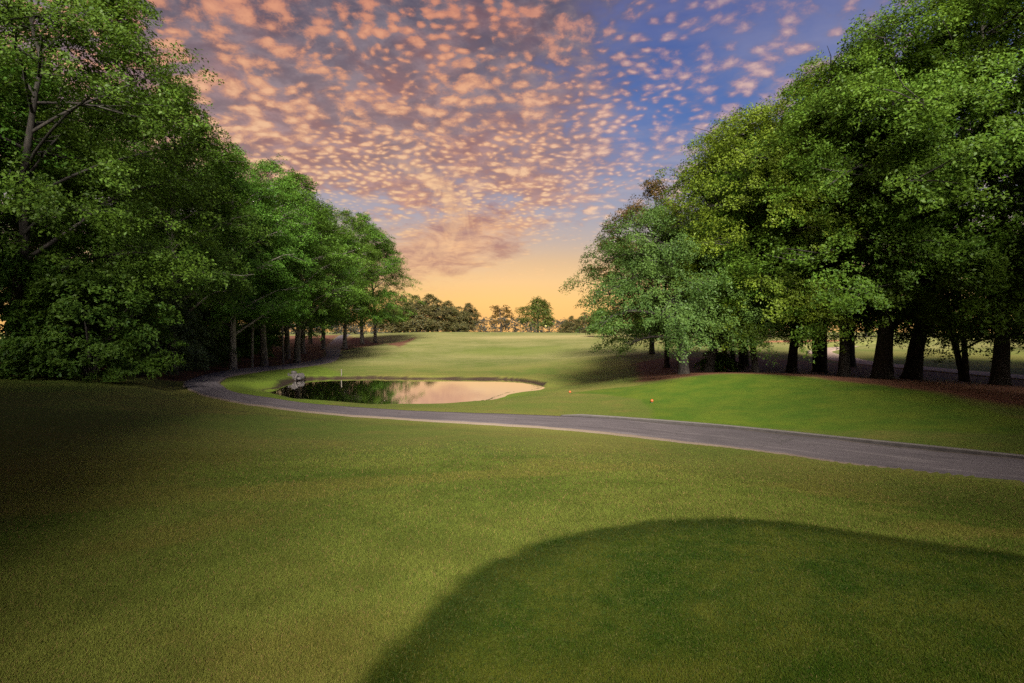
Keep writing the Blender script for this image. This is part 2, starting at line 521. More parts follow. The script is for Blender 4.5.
def zone(poly, width, wob=0.3, ws=0.8):
    m_ = np.zeros(len(fx))
    P = np.asarray(poly)
    pad = 4
    s = np.where((fx > P[:, 0].min() - pad) & (fx < P[:, 0].max() + pad) & (fy > P[:, 1].min() - pad) & (fy < P[:, 1].max() + pad))[0]
    d = sdist(poly, fx[s], fy[s]) + (fbm(fx[s], fy[s], ws, 3) - .5) * 2 * wob
    m_[s] = 1 - smooth01(d, -width / 2, width / 2)
    return m_


def tee_near_mask(x, y):
    return 1 - smooth01(sdist(TEE_NEAR, x, y) + (fbm(x, y, 5, 3) - .5) * .14, -0.08, 0.09)


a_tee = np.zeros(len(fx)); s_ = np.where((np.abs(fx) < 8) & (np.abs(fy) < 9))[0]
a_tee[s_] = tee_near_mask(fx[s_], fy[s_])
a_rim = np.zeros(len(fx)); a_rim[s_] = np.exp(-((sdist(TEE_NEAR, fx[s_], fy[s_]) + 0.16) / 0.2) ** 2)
a_tee2 = zone(TEE_FAR, 0.35, 0.15)
a_mul = np.maximum.reduce([zone(MULCH_R, 0.9, 0.5), zone(MULCH_L, 0.9, 0.5), zone(MULCH_M, 1.2, 0.6, .4)])
a_dirt = zone(DIRT_R, 1.5, 1.0, .3)
# bare dirt on the pond's cut bank
sdp = np.full(len(fx), 9.0); s_ = np.where((fx > -22) & (fx < 8) & (fy > 18) & (fy < 48))[0]
sdp[s_] = sdist(POND, fx[s_], fy[s_]) + (vnoise(fx[s_], fy[s_], 0.9) - .5) * .45 + (vnoise(fx[s_], fy[s_], 0.3) - .5) * .7
a_bank = (1 - smooth01(sdp, .16, .34)) * smooth01(fy + 4.0 * smooth01(-fx, 9, 12), 33.5, 35.5)
a_bank = np.maximum(a_bank, 1 - smooth01(sdp, -.02, .05))
# pale dry strip on the far rise, green aprons around it
a_pale = np.exp(-((fy - 122 - 0.25 * fx) / 9) ** 2) * smooth01(fx, -16, -2) * (1 - smooth01(fx, 40, 60)) * .9
a_lush = np.maximum(zone([gp(470, 352, 2.85), gp(520, 352.5, 2.8), gp(562, 350, 2.6), gp(563, 344, 2.2), gp(520, 344, 2.2), gp(480, 346.5, 2.5)], 9.0, 4.0, .1) * .5, 0.9 * (1 - smooth01(sdp, .4, 3.2)) * (1 - smooth01(fy, 30, 33)))
a_fair = smooth01(fy + 4 * (fbm(fx, fy, .12, 3) - .5), 38, 62)
a_lush = np.maximum(a_lush, zone([tuple(p[:2]) for p in EI if p[1] < 50 and p[0] < -7][::3] + [(-14, 45), (-12, 40.5), (-13.5, 36), (-14.5, 32), (-12, 28), (-8, 25.5)], 1.0, .4))
ii = np.arange(nx * ny).reshape(ny, nx)
gq = np.stack([ii[:-1, :-1], ii[:-1, 1:], ii[1:, 1:], ii[1:, :-1]], -1).reshape(-1, 4)

mat_ground, g = material('turf')
tc = g.node('ShaderNodeTexCoord').outputs['Object']
at = lambda n: g.node('ShaderNodeAttribute', attribute_name=n).outputs['Fac']
n_big = g.noise(tc, 0.10, 3, .55).outputs[0]
n_mid = g.noise(tc, 0.9, 4, .6).outputs[0]
n_sml = g.noise(tc, 7.0, 4, .65).outputs[0]
n_fin = g.noise(tc, 60.0, 3, .7).outputs[0]
lawn = g.mix(g.ss(n_big, .36, .64), (0.066, 0.094, 0.013), (0.125, 0.122, 0.026))
lawn = g.mix(g.mul(g.ss(n_mid, .45, .72), .55), lawn, (0.125, 0.104, 0.025))
lawn = g.mix(g.mul(g.ss(n_sml, .56, .74), .40), lawn, (0.14, 0.095, 0.032))
lawn = g.mix(g.mul(g.ss(n_sml, .46, .28), .45), lawn, (0.050, 0.078, 0.010))
fairc = g.mix(g.ss(n_big, .36, .64), (0.105, 0.118, 0.028), (0.165, 0.158, 0.052))
fairc = g.mix(g.mul(g.ss(n_mid, .40, .66), .5), fairc, (0.19, 0.175, 0.075))
lawn = g.mix(at('fair'), lawn, fairc)
c = g.mix(at('lush'), lawn, g.mix(n_mid, (0.07, 0.115, 0.010), (0.10, 0.130, 0.014)))
c = g.mix(at('pale'), c, g.mix(n_mid, (0.22, 0.185, 0.075), (0.30, 0.25, 0.11)))
green2 = g.mix(g.ss(n_mid, .3, .7), (0.045, 0.088, 0.006), (0.080, 0.110, 0.009))
c = g.mix(at('tee2'), c, green2)
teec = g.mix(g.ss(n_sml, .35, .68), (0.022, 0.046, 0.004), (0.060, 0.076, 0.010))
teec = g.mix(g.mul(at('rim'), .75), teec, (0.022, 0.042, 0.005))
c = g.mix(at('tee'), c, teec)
mulc = g.mix(n_sml, (0.075, 0.030, 0.018), (0.16, 0.070, 0.042))
mulc = g.mix(g.ss(n_fin, .5, .7), mulc, (0.05, 0.022, 0.014))
c = g.mix(at('mulch'), c, mulc)
c = g.mix(at('dirt'), c, g.mix(n_mid, (0.26, 0.10, 0.05), (0.34, 0.17, 0.09)))
c = g.mix(at('bank'), c, g.mix(n_sml, (0.016, 0.010, 0.007), (0.038, 0.024, 0.016)))
c = g.mix(g.mul(g.ss(n_fin, .50, .30), .50), c, g.mix(1.0, c, (0.45, 0.48, 0.42), 'MULTIPLY'))
bmp = g.node('ShaderNodeBump', {'Strength': 0.55, 'Distance': 0.03, 'Height': g.add(n_fin, g.mul(n_sml, 1.2))}).outputs[0]
bs = g.node('ShaderNodeBsdfPrincipled', {'Base Color': c, 'Roughness': 0.85, 'Normal': bmp})
bs.inputs['Specular IOR Level'].default_value = 0.15
finish(g, bs.outputs[0])

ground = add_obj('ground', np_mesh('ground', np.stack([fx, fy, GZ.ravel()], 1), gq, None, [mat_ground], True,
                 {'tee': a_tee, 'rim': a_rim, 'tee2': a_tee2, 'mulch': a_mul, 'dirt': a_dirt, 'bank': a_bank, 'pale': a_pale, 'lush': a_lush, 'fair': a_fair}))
tag(ground, 'mown golf lawn with darker tee turf and pine straw beds', 'lawn', kind='structure')

# ------------------------------------------------------------------ cart path, kerb, second path
mat_path, g = material('asphalt')
tc = g.node('ShaderNodeTexCoord').outputs['Object']
across = g.node('ShaderNodeAttribute', attribute_name='across').outputs['Fac']
n1 = g.noise(tc, 0.6, 4, .6).outputs[0]; n2 = g.noise(tc, 18, 4, .7).outputs[0]; n3 = g.noise(tc, 90, 2, .6).outputs[0]
c = g.mix(n1, (0.058, 0.047, 0.055), (0.100, 0.082, 0.094))
c = g.mix(g.mul(g.ss(n2, .52, .72), .5), c, (0.18, 0.155, 0.16))
c = g.mix(g.mul(g.ss(n3, .52, .36), .6), c, (0.045, 0.038, 0.042))
al = g.node('ShaderNodeAttribute', attribute_name='along').outputs['Fac']; sdv = g.node('ShaderNodeAttribute', attribute_name='side').outputs['Fac']
lv = g.node('ShaderNodeCombineXYZ', {0: g.mul(al, .35), 1: g.mul(sdv, 4.5), 2: 0.0}).outputs[0]
st = g.noise(lv, 1.0, 5, .65).outputs[0]
c = g.mix(g.mul(g.ss(st, .50, .70), .65), c, (0.150, 0.128, 0.135))
c = g.mix(g.mul(g.ss(st, .48, .30), .55), c, (0.036, 0.029, 0.034))
pch = g.noise(tc, .22, 2, .5).outputs[0]
c = g.mix(g.mul(g.ss(pch, .56, .60), .35), c, (0.050, 0.042, 0.048))
vr = g.node('ShaderNodeTexVoronoi', {'Vector': g.node('ShaderNodeVectorMath', {0: tc, 1: g.node('ShaderNodeVectorMath', {0: g.noise(tc, 1.6, 3, .6).outputs['Color'], 'Scale': .8}, operation='SCALE').outputs[0]}, operation='ADD').outputs[0], 'Scale': .33}, feature='DISTANCE_TO_EDGE').outputs['Distance']
c = g.mix(g.mul(g.ss(vr, .006, .001), g.ss(n1, .45, .60)), c, (0.035, 0.03, 0.03))
edge = g.ss(g.add(across, g.mul(g.sub(n2, .5), .12)), .88, .97)
c = g.mix(g.mul(edge, .6), c, (0.16, 0.115, 0.075))
bmp = g.node('ShaderNodeBump', {'Strength': 0.4, 'Distance': 0.01, 'Height': n3}).outputs[0]
bs = g.node('ShaderNodeBsdfPrincipled', {'Base Color': c, 'Roughness': 0.8, 'Normal': bmp})
finish(g, bs.outputs[0])

mat_path2, g = material('dusty_path')
tc = g.node('ShaderNodeTexCoord').outputs['Object']
c = g.mix(g.noise(tc, 1.2, 4, .6).outputs[0], (0.20, 0.135, 0.105), (0.32, 0.235, 0.19))
finish(g, g.node('ShaderNodeBsdfPrincipled', {'Base Color': c, 'Roughness': .9}).outputs[0])


def ribbon(name, A, B, mat, ncol=11, wob=0.0):
    T = np.linspace(0, 1, ncol)
    rows = []
    n = len(A)
    rs = np.random.default_rng(3)
    wa = np.convolve(rs.normal(0, 1, n + 8), np.ones(5) / 5, 'same')[4:-4] * wob
    wb = np.convolve(rs.normal(0, 1, n + 8), np.ones(5) / 5, 'same')[4:-4] * wob
    V, att = [], []
    for i in range(n):
        D = (B[i] - A[i]); D2 = D / (np.linalg.norm(D[:2]) + 1e-9)
        a = A[i] - D2 * wa[i]; b = B[i] + D2 * wb[i]
        r = a + (b - a) * T[:, None]
        crown_ = 0.02 * (1 - (2 * T - 1) ** 2)
        r[:, 2] += crown_ + 0.012
        r = np.concatenate([[r[0] - D2 * 0.04 - (0, 0, 0.10)], r, [r[-1] + D2 * 0.04 - (0, 0, 0.10)]])
        V.append(r); att.append(np.concatenate([[1], np.abs(2 * T - 1), [1]]))
    V = np.array(V); k = V.shape[1]
    ix = np.arange(n * k).reshape(n, k)
    q = np.stack([ix[:-1, :-1], ix[:-1, 1:], ix[1:, 1:], ix[1:, :-1]], -1).reshape(-1, 4)
    return add_obj(name, np_mesh(name, V.reshape(-1, 3), q, None, [mat], True, {'across': np.array(att).ravel(), 'side': np.tile(np.concatenate([[-1], 2 * T - 1, [1]]), n), 'along': np.repeat(np.concatenate([[0], np.cumsum(np.linalg.norm(np.diff((A + B)[:, :2] / 2, axis=0), axis=1))]), k)}))


path = ribbon('cart_path', EO, EI, mat_path, wob=0.10)
tag(path, 'grey asphalt cart path curving round the pond', 'path', kind='structure')
nrm = np.gradient(R2[:, :2], axis=0); nrm /= np.linalg.norm(nrm, axis=1)[:, None]
off = np.stack([-nrm[:, 1], nrm[:, 0], np.zeros(len(nrm))], 1)
path2 = ribbon('back_path', R2 - off * 1.1, R2 + off * 1.1, mat_path2, wob=.15)
tag(path2, 'pale dusty path behind the right-hand trees', 'path', kind='structure')

mat_conc, g = material('kerb_concrete')
tc = g.node('ShaderNodeTexCoord').outputs['Object']
c = g.mix(g.noise(tc, 3, 5, .65).outputs[0], (0.060, 0.052, 0.053), (0.13, 0.115, 0.112))
c = g.mix(g.ss(g.noise(tc, 14, 4, .6).outputs[0], .5, .7), c, (0.10, 0.085, 0.08))
finish(g, g.node('ShaderNodeBsdfPrincipled', {'Base Color': c, 'Roughness': .85}).outputs[0])
mat_kface, g = material('kerb_shaded_face')  # shade on the kerb's upright face, put into its colour
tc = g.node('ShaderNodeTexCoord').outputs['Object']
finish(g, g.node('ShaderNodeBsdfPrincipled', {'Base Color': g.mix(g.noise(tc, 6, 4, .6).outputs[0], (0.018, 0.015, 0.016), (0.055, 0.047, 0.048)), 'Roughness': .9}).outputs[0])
k1 = np.argmin(np.abs(EI[:, 0] - gp(557, 415, 2.83)[0]) + (EI[:, 1] > 30) * 99)
KE = EI[:k1 + 1]
KE = spline(KE, 3)
Dv = np.gradient(KE[:, :2], axis=0); Dv /= np.linalg.norm(Dv, axis=1)[:, None]
Nn = np.stack([Dv[:, 1], -Dv[:, 0]], 1)
mid = PC[:k1 + 1].mean(0)
if np.dot(Nn[len(Nn) // 2], KE[len(KE) // 2][:2] - mid[:2]) < 0: Nn = -Nn
prof = [(0.05, -.12), (0.055, .06), (0.07, .075), (0.16, .078), (0.185, .065), (0.19, -.12)]
rk = np.random.default_rng(8)
V = []
for i in range(len(KE)):
    hh = 1.0 if i < len(KE) - 6 else (len(KE) - 1 - i) / 6 * .8 + .2
    j = rk.normal(0, .006)
    V += [(KE[i][0] + Nn[i][0] * (a + j), KE[i][1] + Nn[i][1] * (a + j), KE[i][2] + (b * hh if b > 0 else b)) for a, b in prof]
k = len(prof); n = len(KE)
ix = np.arange(n * k).reshape(n, k)
q = np.stack([ix[:-1, :-1], ix[:-1, 1:], ix[1:, 1:], ix[1:, :-1]], -1).reshape(-1, 4)
V = np.array(V)
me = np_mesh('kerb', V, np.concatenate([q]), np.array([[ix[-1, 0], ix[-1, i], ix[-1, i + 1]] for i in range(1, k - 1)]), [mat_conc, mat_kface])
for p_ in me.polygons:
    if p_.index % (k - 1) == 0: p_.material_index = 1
tag(add_obj('kerb', me), 'low weathered concrete kerb along the far edge of the cart path', 'kerb', kind='structure')

# ------------------------------------------------------------------ pond water
mat_water, g = material('pond_water')
tc = g.node('ShaderNodeTexCoord').outputs['Object']
mp = g.node('ShaderNodeMapping', {0: tc, 'Scale': (1.0, 2.4, 1)}).outputs[0]
bmp = g.node('ShaderNodeBump', {'Strength': 0.05, 'Distance': 0.02, 'Height': g.noise(mp, 2.2, 3, .5).outputs[0]}).outputs[0]
gl = g.node('ShaderNodeBsdfGlossy', {'Color': (1.0, 0.98, 0.96, 1), 'Roughness': .02, 'Normal': bmp})
df = g.node('ShaderNodeBsdfDiffuse', {'Color': (0.014, 0.011, 0.007, 1)})
fr = g.node('ShaderNodeLayerWeight', {'Blend': 0.5}).outputs['Facing']
finish(g, g.node('ShaderNodeMixShader', {0: g.ss(fr, .2, .90, .05, .98), 1: df.outputs[0], 2: gl.outputs[0]}).outputs[0])
Pn = np.array(POND); cen = Pn.mean(0)
Pw = cen + (Pn - cen) * 1.07
V = np.concatenate([[(*cen, WATER)], np.column_stack([Pw, np.full(len(Pw), WATER)])])
n = len(Pw)
tri = np.array([[0, 1 + i, 1 + (i + 1) % n] for i in range(n)])
tag(add_obj('pond_water', np_mesh('pond_water', V, None, tri, [mat_water])), 'still dark pond reflecting trees and orange sky', 'pond', kind='structure')

# ------------------------------------------------------------------ foliage and trees


def leaf_material(name, dark, light, yellow, trans=0.38):
    m_, g = material(name)
    rnd = g.node('ShaderNodeNewGeometry').outputs['Random Per Island']
    oi = g.node('ShaderNodeObjectInfo').outputs['Random']
    tc = g.node('ShaderNodeTexCoord').outputs['Object']
    nn = g.noise(tc, 0.55, 2, .5).outputs[0]
    c = g.mix(g.ss(nn, .34, .68), dark, light)
    c = g.mix(g.mul(rnd, .55), c, yellow)
    hs = g.node('ShaderNodeHueSaturation', {'Hue': g.add(0.488, g.mul(oi, .024)), 'Saturation': 1.0, 'Value': g.add(.82, g.mul(oi, .36)), 'Color': c}).outputs[0]
    d = g.node('ShaderNodeBsdfPrincipled', {'Base Color': hs, 'Roughness': .55})
    d.inputs['Specular IOR Level'].default_value = .22
    t = g.node('ShaderNodeBsdfTranslucent', {'Color': g.mix(.5, hs, (0.09, 0.14, 0.01))})
    finish(g, g.node('ShaderNodeMixShader', {0: trans, 1: d.outputs[0], 2: t.outputs[0]}).outputs[0])
    return m_


ML = {
    'olive': leaf_material('olive_leaf', (0.034, 0.056, 0.010), (0.066, 0.092, 0.015), (0.11, 0.115, 0.02)),
    'oak': leaf_material('oak_leaf', (0.034, 0.084, 0.011), (0.072, 0.160, 0.018), (0.115, 0.195, 0.020)),
    'live': leaf_material('live_oak_leaf', (0.036, 0.084, 0.010), (0.078, 0.155, 0.015), (0.125, 0.190, 0.020)),
    'lime': leaf_material('lime_leaf', (0.075, 0.125, 0.012), (0.125, 0.180, 0.014), (0.17, 0.21, 0.020)),
    'willow': leaf_material('willow_leaf', (0.034, 0.070, 0.017), (0.065, 0.112, 0.024), (0.092, 0.142, 0.026)),
    'laurel': leaf_material('laurel_leaf', (0.032, 0.090, 0.014), (0.070, 0.155, 0.020), (0.11, 0.19, 0.022)),
    'grey': leaf_material('grey_shrub_leaf', (0.036, 0.062, 0.032), (0.066, 0.105, 0.050), (0.105, 0.140, 0.062)),
    'bronze': leaf_material('bronze_leaf', (0.055, 0.040, 0.012), (0.11, 0.065, 0.018), (0.15, 0.08, 0.02)),
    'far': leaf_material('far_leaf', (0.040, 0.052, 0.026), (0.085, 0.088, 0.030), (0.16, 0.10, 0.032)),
    'haze': leaf_material('haze_tinted_leaf', (0.035, 0.040, 0.040), (0.055, 0.058, 0.054), (0.07, 0.06, 0.05)),  # distance haze put into the leaf colour
}


def bark_material(name, a, b):
    m_, g = material(name)
    tc = g.node('ShaderNodeTexCoord').outputs['Object']
    mp = g.node('ShaderNodeMapping', {0: tc, 'Scale': (9, 9, 1.6)}).outputs[0]
    n1 = g.noise(mp, 1.4, 5, .65, .6).outputs[0]
    c = g.mix(g.ss(n1, .35, .68), a, b)
    c = g.mix(g.mul(g.ss(g.noise(tc, 1.2, 3, .5).outputs[0], .55, .75), .5), c, (0.050, 0.052, 0.036))
    bmp = g.node('ShaderNodeBump', {'Strength': .9, 'Distance': .04, 'Height': n1}).outputs[0]
    finish(g, g.node('ShaderNodeBsdfPrincipled', {'Base Color': c, 'Roughness': .9, 'Normal': bmp}).outputs[0])
    return m_


MBK = {'grey': bark_material('grey_bark', (0.060, 0.050, 0.042), (0.19, 0.165, 0.14)), 'dark': bark_material('dark_bark', (0.009, 0.007, 0.006), (0.032, 0.024, 0.020)),
       'orange': bark_material('sunset_lit_bark', (0.35, 0.12, 0.03), (0.60, 0.25, 0.07)), 'pale': bark_material('pale_bark', (0.10, 0.085, 0.072), (0.22, 0.195, 0.17))}  # orange: sunset light on one trunk, put into the bark colour


def leaves(rng, C, out, S, m_, size, flat=0.3, droop=0.25, normal_up=0.8):
    """leaf quads in sprays: C centres, out outward unit vectors, S spray radii, m_ leaves per spray"""
    n = len(C)
    cnt = np.maximum(3, (m_ * S ** 2 / np.mean(S ** 2)).astype(int))
    c = np.repeat(C, cnt, 0); o = np.repeat(out, cnt, 0); s = np.repeat(S, cnt); N = len(s)
    # spray: flattened disc, denser to the middle, tipped outwards and drooping
    r = np.sqrt(rng.random(N)) * s
    a = rng.random(N) * 2 * pi
    lx = np.cos(a) * r; ly = np.sin(a) * r
    lz = rng.normal(0, 1, N) * s * flat * (1 - 0.5 * (r / s) ** 2)
    oh = o.copy(); oh[:, 2] = 0; oh /= np.linalg.norm(oh, axis=1)[:, None] + 1e-6
    sd_ = np.stack([-oh[:, 1], oh[:, 0], np.zeros(N)], 1)
    # tufts: leaves gather at the twig tips inside a spray
    ti = np.repeat(np.arange(n), cnt) * 11 + rng.integers(0, 11, N)
    tr_ = np.sqrt(rng.random(n * 11)); ta = rng.random(n * 11) * 2 * pi; tz = rng.normal(0, 1, n * 11)
    lx = lx * .34 + s * tr_[ti] * np.cos(ta[ti]) * .80; ly = ly * .34 + s * tr_[ti] * np.sin(ta[ti]) * .80
    lz = lz * .45 + tz[ti] * s * flat * .8
    r = np.minimum(np.hypot(lx, ly), s)
    P = c + oh * (lx * 1.15)[:, None] + sd_ * ly[:, None]
    P[:, 2] += lz - droop * (lx / s) * s - droop * 0.8 * (r / s) ** 2 * s
    nrm_ = o * 0.62 + np.array([0, 0, normal_up * .8]) + rng.normal(0, .50, (N, 3))
    nrm_ /= np.linalg.norm(nrm_, axis=1)[:, None]
    d = oh * 0.6 + rng.normal(0, .8, (N, 3)) + np.array([0, 0, -droop])
    d -= nrm_ * (d * nrm_).sum(1)[:, None]
    d /= np.linalg.norm(d, axis=1)[:, None] + 1e-9
    w = np.cross(nrm_, d)
    L = size * rng.uniform(.55, 1.45, N); W = L * rng.uniform(.42, .62, N)
    fold = nrm_ * (L * .10)[:, None]
    V = np.empty((N, 4, 3), np.float32)
    V[:, 0] = P - d * (L * .5)[:, None]
    V[:, 1] = P + w * (W * .5)[:, None] + fold - d * (L * .06)[:, None]
    V[:, 2] = P + d * (L * .5)[:, None] - fold * .6
    V[:, 3] = P - w * (W * .5)[:, None] + fold - d * (L * .06)[:, None]
    return V.reshape(-1, 3)


def profile(t, style):
    t = np.clip(t, 0, 1)
    if style == 'oak':      # broad, rounded top
        return np.clip(np.sin(pi * (0.17 + 0.80 * t) ** 0.85), 0.05, 1)
    if style == 'droop':    # widest low down, skirts near the ground
        return np.clip((1 - t ** 2.1) ** 0.62 * (0.80 + .25 * np.sin(pi * t)), 0.05, 1)
    if style == 'column':
        return np.clip(0.55 + .45 * np.sin(pi * (t * .9 + .1)), .1, 1) * np.clip((1 - t) * 4, 0, 1) ** .5
    return np.clip(np.sin(pi * (0.1 + 0.87 * t)), .05, 1)


def tree_meshes(seed, H, R, base, tr, style='oak', nl=50000, size=0.17, leaf='oak', bark='grey', lean=(0, 0), off=(0, 0), stems=1, nlimb=26, spray=.85, lumps=.22, curve=0.0, fill=.55, top_thin=0.0, nsec=7, pads=None):
    rng = np.random.default_rng(seed)
    mb = MB()
    C, O = [], []
    lump_az = rng.uniform(0, 2 * pi, 7); lump_t = rng.uniform(0, 1, 7)

    def env(az_, t):
        r = R * profile(t, style)
        l = .55 * np.sin(3 * az_ + seed + 4 * t) * np.sin(9 * t + seed) + sum(np.cos(az_ - la) * np.exp(-((t - lt) / .22) ** 2) for la, lt in zip(lump_az, lump_t))
        return r * (1 + lumps * np.clip(l, -1, 1))

    for si in range(stems):
        sa = rng.uniform(0, 2 * pi) if stems > 1 else 0
        sx = (cos(sa) * tr * 1.3, sin(sa) * tr * 1.3) if stems > 1 else (0, 0)
        top = H * rng.uniform(.80, .88)
        n = 12
        u = np.linspace(0, 1, n)
        wob = np.cumsum(rng.normal(0, 1, (n, 2)), 0) * 0.010 * H; wob -= wob[0]
        ex = np.array(lean) * 1.0
        spread = np.array([cos(sa), sin(sa)]) * (R * .25 if stems > 1 else 0)
        bend = np.sin(u * pi)[:, None] * curve
        XY = np.array(sx) + wob * u[:, None] + u[:, None] * (ex + np.array(off) * .6 + spread) + bend * np.array([1, .3])
        P = np.column_stack([XY, u * top - .15 * (u == 0)])
        rad = tr * (1 - u) ** .75 * .93 + .025
        rad[0] *= 1.55; rad[1] *= 1.03
        Pf = spline(P, 3); rf = np.interp(np.linspace(0, 1, len(Pf)), u, rad)
        rf[:4] = tr * np.array([1.65, 1.28, 1.1, 1.02])
        mb.tube(Pf, rf, 12, True, rng, .05)
        nlm = nlimb // stems
        for k in range(nlm):
            f = (k + rng.random()) / nlm
            z0 = base * .85 + (top * .97 - base * .85) * f ** .9
            u0 = z0 / top
            p0 = np.array([np.interp(u0, u, P[:, 0]), np.interp(u0, u, P[:, 1]), z0])
            az_ = k * 2.39996 + rng.normal(0, .35) + si
            t1 = np.clip((z0 - base) / (H - base) + rng.uniform(-.02, .24) * (1 if style != 'droop' else .5), 0.02, .97)
            re = env(az_, t1) * rng.uniform(.72, 1.0)
            p3 = np.array([off[0] + lean[0] * t1 + cos(az_) * re, off[1] + lean[1] * t1 + sin(az_) * re, base + t1 * (H - base)])
            if style == 'droop': p3[2] -= .08 * H * rng.random() * (1 - t1)
            dv = p3 - p0
            rise = .10 * np.linalg.norm(dv[:2]) * (1.6 if style == 'droop' else .8)
            tt = np.linspace(0, 1, 7)
            B = p0 + dv * tt[:, None]
            B[:, 2] += np.sin(tt * pi) * rise
            B += np.cumsum(rng.normal(0, .018, (7, 3)), 0) * np.linalg.norm(dv) * np.sin(tt * pi * .5)[:, None]
            r0 = max(.035, tr * .40 * (1 - .65 * f))
            mb.tube(B, r0 * (1 - tt) ** .8 + .012, 6, False)
            oh = np.array([cos(az_), sin(az_), .15])
            for q in range(nsec):
                w_ = rng.uniform(.40, 1.0)
                b0 = np.array([np.interp(w_, tt, B[:, i]) for i in range(3)])
                sa_ = az_ + rng.choice([-1, 1]) * rng.uniform(.35, 1.25)
                ln = R * rng.uniform(.16, .36)
                e = b0 + np.array([cos(sa_) * ln, sin(sa_) * ln, ln * rng.uniform(-.35, .5)])
                md = (b0 + e) / 2 + rng.normal(0, .05 * ln, 3)
                mb.tube(np.array([b0, md, e]), np.array([.028, .018, .008]) * (tr / .25) ** .4, 4, False)
                C.append(e); O.append(oh)
            C.append(B[-1]); O.append(oh)
    # extra sprays filling the crown's skin
    nf = int(len(C) * fill)
    az_ = rng.uniform(0, 2 * pi, nf); t = rng.random(nf) ** .85
    rr = env(az_, t) * np.sqrt(rng.uniform(.38, 1.0, nf))
    Pn_ = np.column_stack([off[0] + lean[0] * t + np.cos(az_) * rr, off[1] + lean[1] * t + np.sin(az_) * rr, base + t * (H - base) - (.05 * H * rng.random(nf) if style == 'droop' else 0)])
    C = np.concatenate([np.array(C), Pn_]); O = np.concatenate([np.array(O), np.column_stack([np.cos(az_), np.sin(az_), np.full(nf, .15)])])
    if top_thin:
        keep = rng.random(len(C)) > top_thin * smooth01(C[:, 2], base + .35 * (H - base), H)
        C, O = C[keep], O[keep]
    tc_ = np.clip((C[:, 2] - base) / (H - base), 0, 1)
    rad_ = np.hypot(C[:, 0] - off[0] - lean[0] * tc_, C[:, 1] - off[1] - lean[1] * tc_)
    keep = rad_ < 1.16 * env(np.arctan2(C[:, 1], C[:, 0]), tc_) + .12 * R
    C, O = C[keep], O[keep]
    C[:, 2] = np.maximum(C[:, 2], base * .72 + .35 * rng.random(len(C)))
    # upper sprays face up, lower ones out
    O[:, 2] = .1 + .9 * np.clip((C[:, 2] - base) / (H - base), 0, 1)
    O /= np.linalg.norm(O, axis=1)[:, None]
    S = spray * .95 * rng.uniform(.55, 1.40, len(C))
    m_ = max(6, int(nl / len(C)))
    V = leaves(rng, C, O, S, m_, size, .30 if style != 'droop' else .36, .22 if style != 'droop' else .36)
    # loose leaves off the sprays, so that the outline is ragged
    crown = np_mesh('crown', V, np.arange(len(V)).reshape(-1, 4), None, [ML[leaf]])
    trunk = mb.mesh('trunk', [MBK[bark]], True)
    return trunk, crown


def place_tree(name, x, y, meshes, label, cat='tree', group=None, rz=0.0, s=1.0, sz=None):
    e = bpy.data.objects.new(name, None)
    COL.objects.link(e)
    e.empty_display_size = .5
    e.location = (x, y, gz(x, y) - .05)
    e.rotation_euler = (0, 0, rz)
    e.scale = (s, s, sz or s)
    tag(e, label, cat, group)
    add_obj('trunk', meshes[0], e); add_obj('crown', meshes[1], e)
    return e


def at_px(px, d):
    return (px - 512) / F * d


# ---- right-hand group
GR = 'trees of the right-hand grove'
T = tree_meshes
m_ = T(101, 8.4, 4.7, 1.25, .24, 'droop', 94770, 0.094, 'willow', 'dark', lean=(.3, 0), off=(-1.7, -.3), spray=.7)
place_tree('willow_oak_tree', at_px(684, 29), 29, m_, 'grey-green drooping tree at the left end of the right-hand grove', 'tree', GR)
m_ = T(102, 13.2, 3.7, 2.2, .20, 'droop', 102060, 0.101, 'live', 'dark', lean=(1.4, 0), off=(1.0, -.8), spray=.75, curve=.2)
place_tree('oak_tree', at_px(708, 30), 30, m_, 'oak with rightward leaning trunk, second trunk from the left end of the grove', 'tree', GR)
m_ = T(103, 8, 2.4, 2.6, .11, 'oak', 25515, 0.101, 'live', 'dark', lean=(-1.3, 0), nlimb=14, spray=.6)
place_tree('oak_tree', at_px(736, 31.5), 31.5, m_, 'thin dark trunk leaning left beside the low dark bush', 'tree', GR)
m_ = T(104, 12, 3.2, 3.0, .16, 'oak', 40095, 0.108, 'live', 'dark', nlimb=16, spray=.7)
place_tree('oak_tree', at_px(742, 32.5), 32.5, m_, 'straight dark trunk between two thin leaning trunks in the grove', 'tree', GR)
m_ = T(105, 13.0, 4.4, 2.2, .14, 'droop', 94770, 0.101, 'lime', 'dark', lean=(-.9, 0), off=(.2, -1.2), spray=.75, curve=-.25)
place_tree('oak_tree', at_px(756, 28.5), 28.5, m_, 'yellow-green oak on a thin bent trunk at the edge of the mound', 'tree', GR)
m_ = T(106, 16.3, 5.6, 2.4, .21, 'droop', 127575, 0.108, 'lime', 'dark', lean=(1.5, .4), off=(-.3, -1.2), spray=.85)
place_tree('oak_tree', at_px(791, 30), 30, m_, 'tall bright green oak leaning right, in the middle of the grove', 'tree', GR)
m_ = T(107, 14.5, 5.0, 2.2, .22, 'oak', 72900, 0.123, 'live', 'dark', stems=2, spray=.85)
place_tree('oak_tree', at_px(820, 31), 31, m_, 'forked dark oak with one stem slanting to the left in the grove', 'tree', GR)
m_ = T(108, 14.8, 5.4, 2.5, .21, 'droop', 127575, 0.108, 'live', 'dark', lean=(-.2, -.3), off=(-.5, -2.0), spray=.85)
place_tree('oak_tree', at_px(844, 26.8), 26.8, m_, 'oak with an upright trunk left of the two thickest trunks', 'tree', GR)
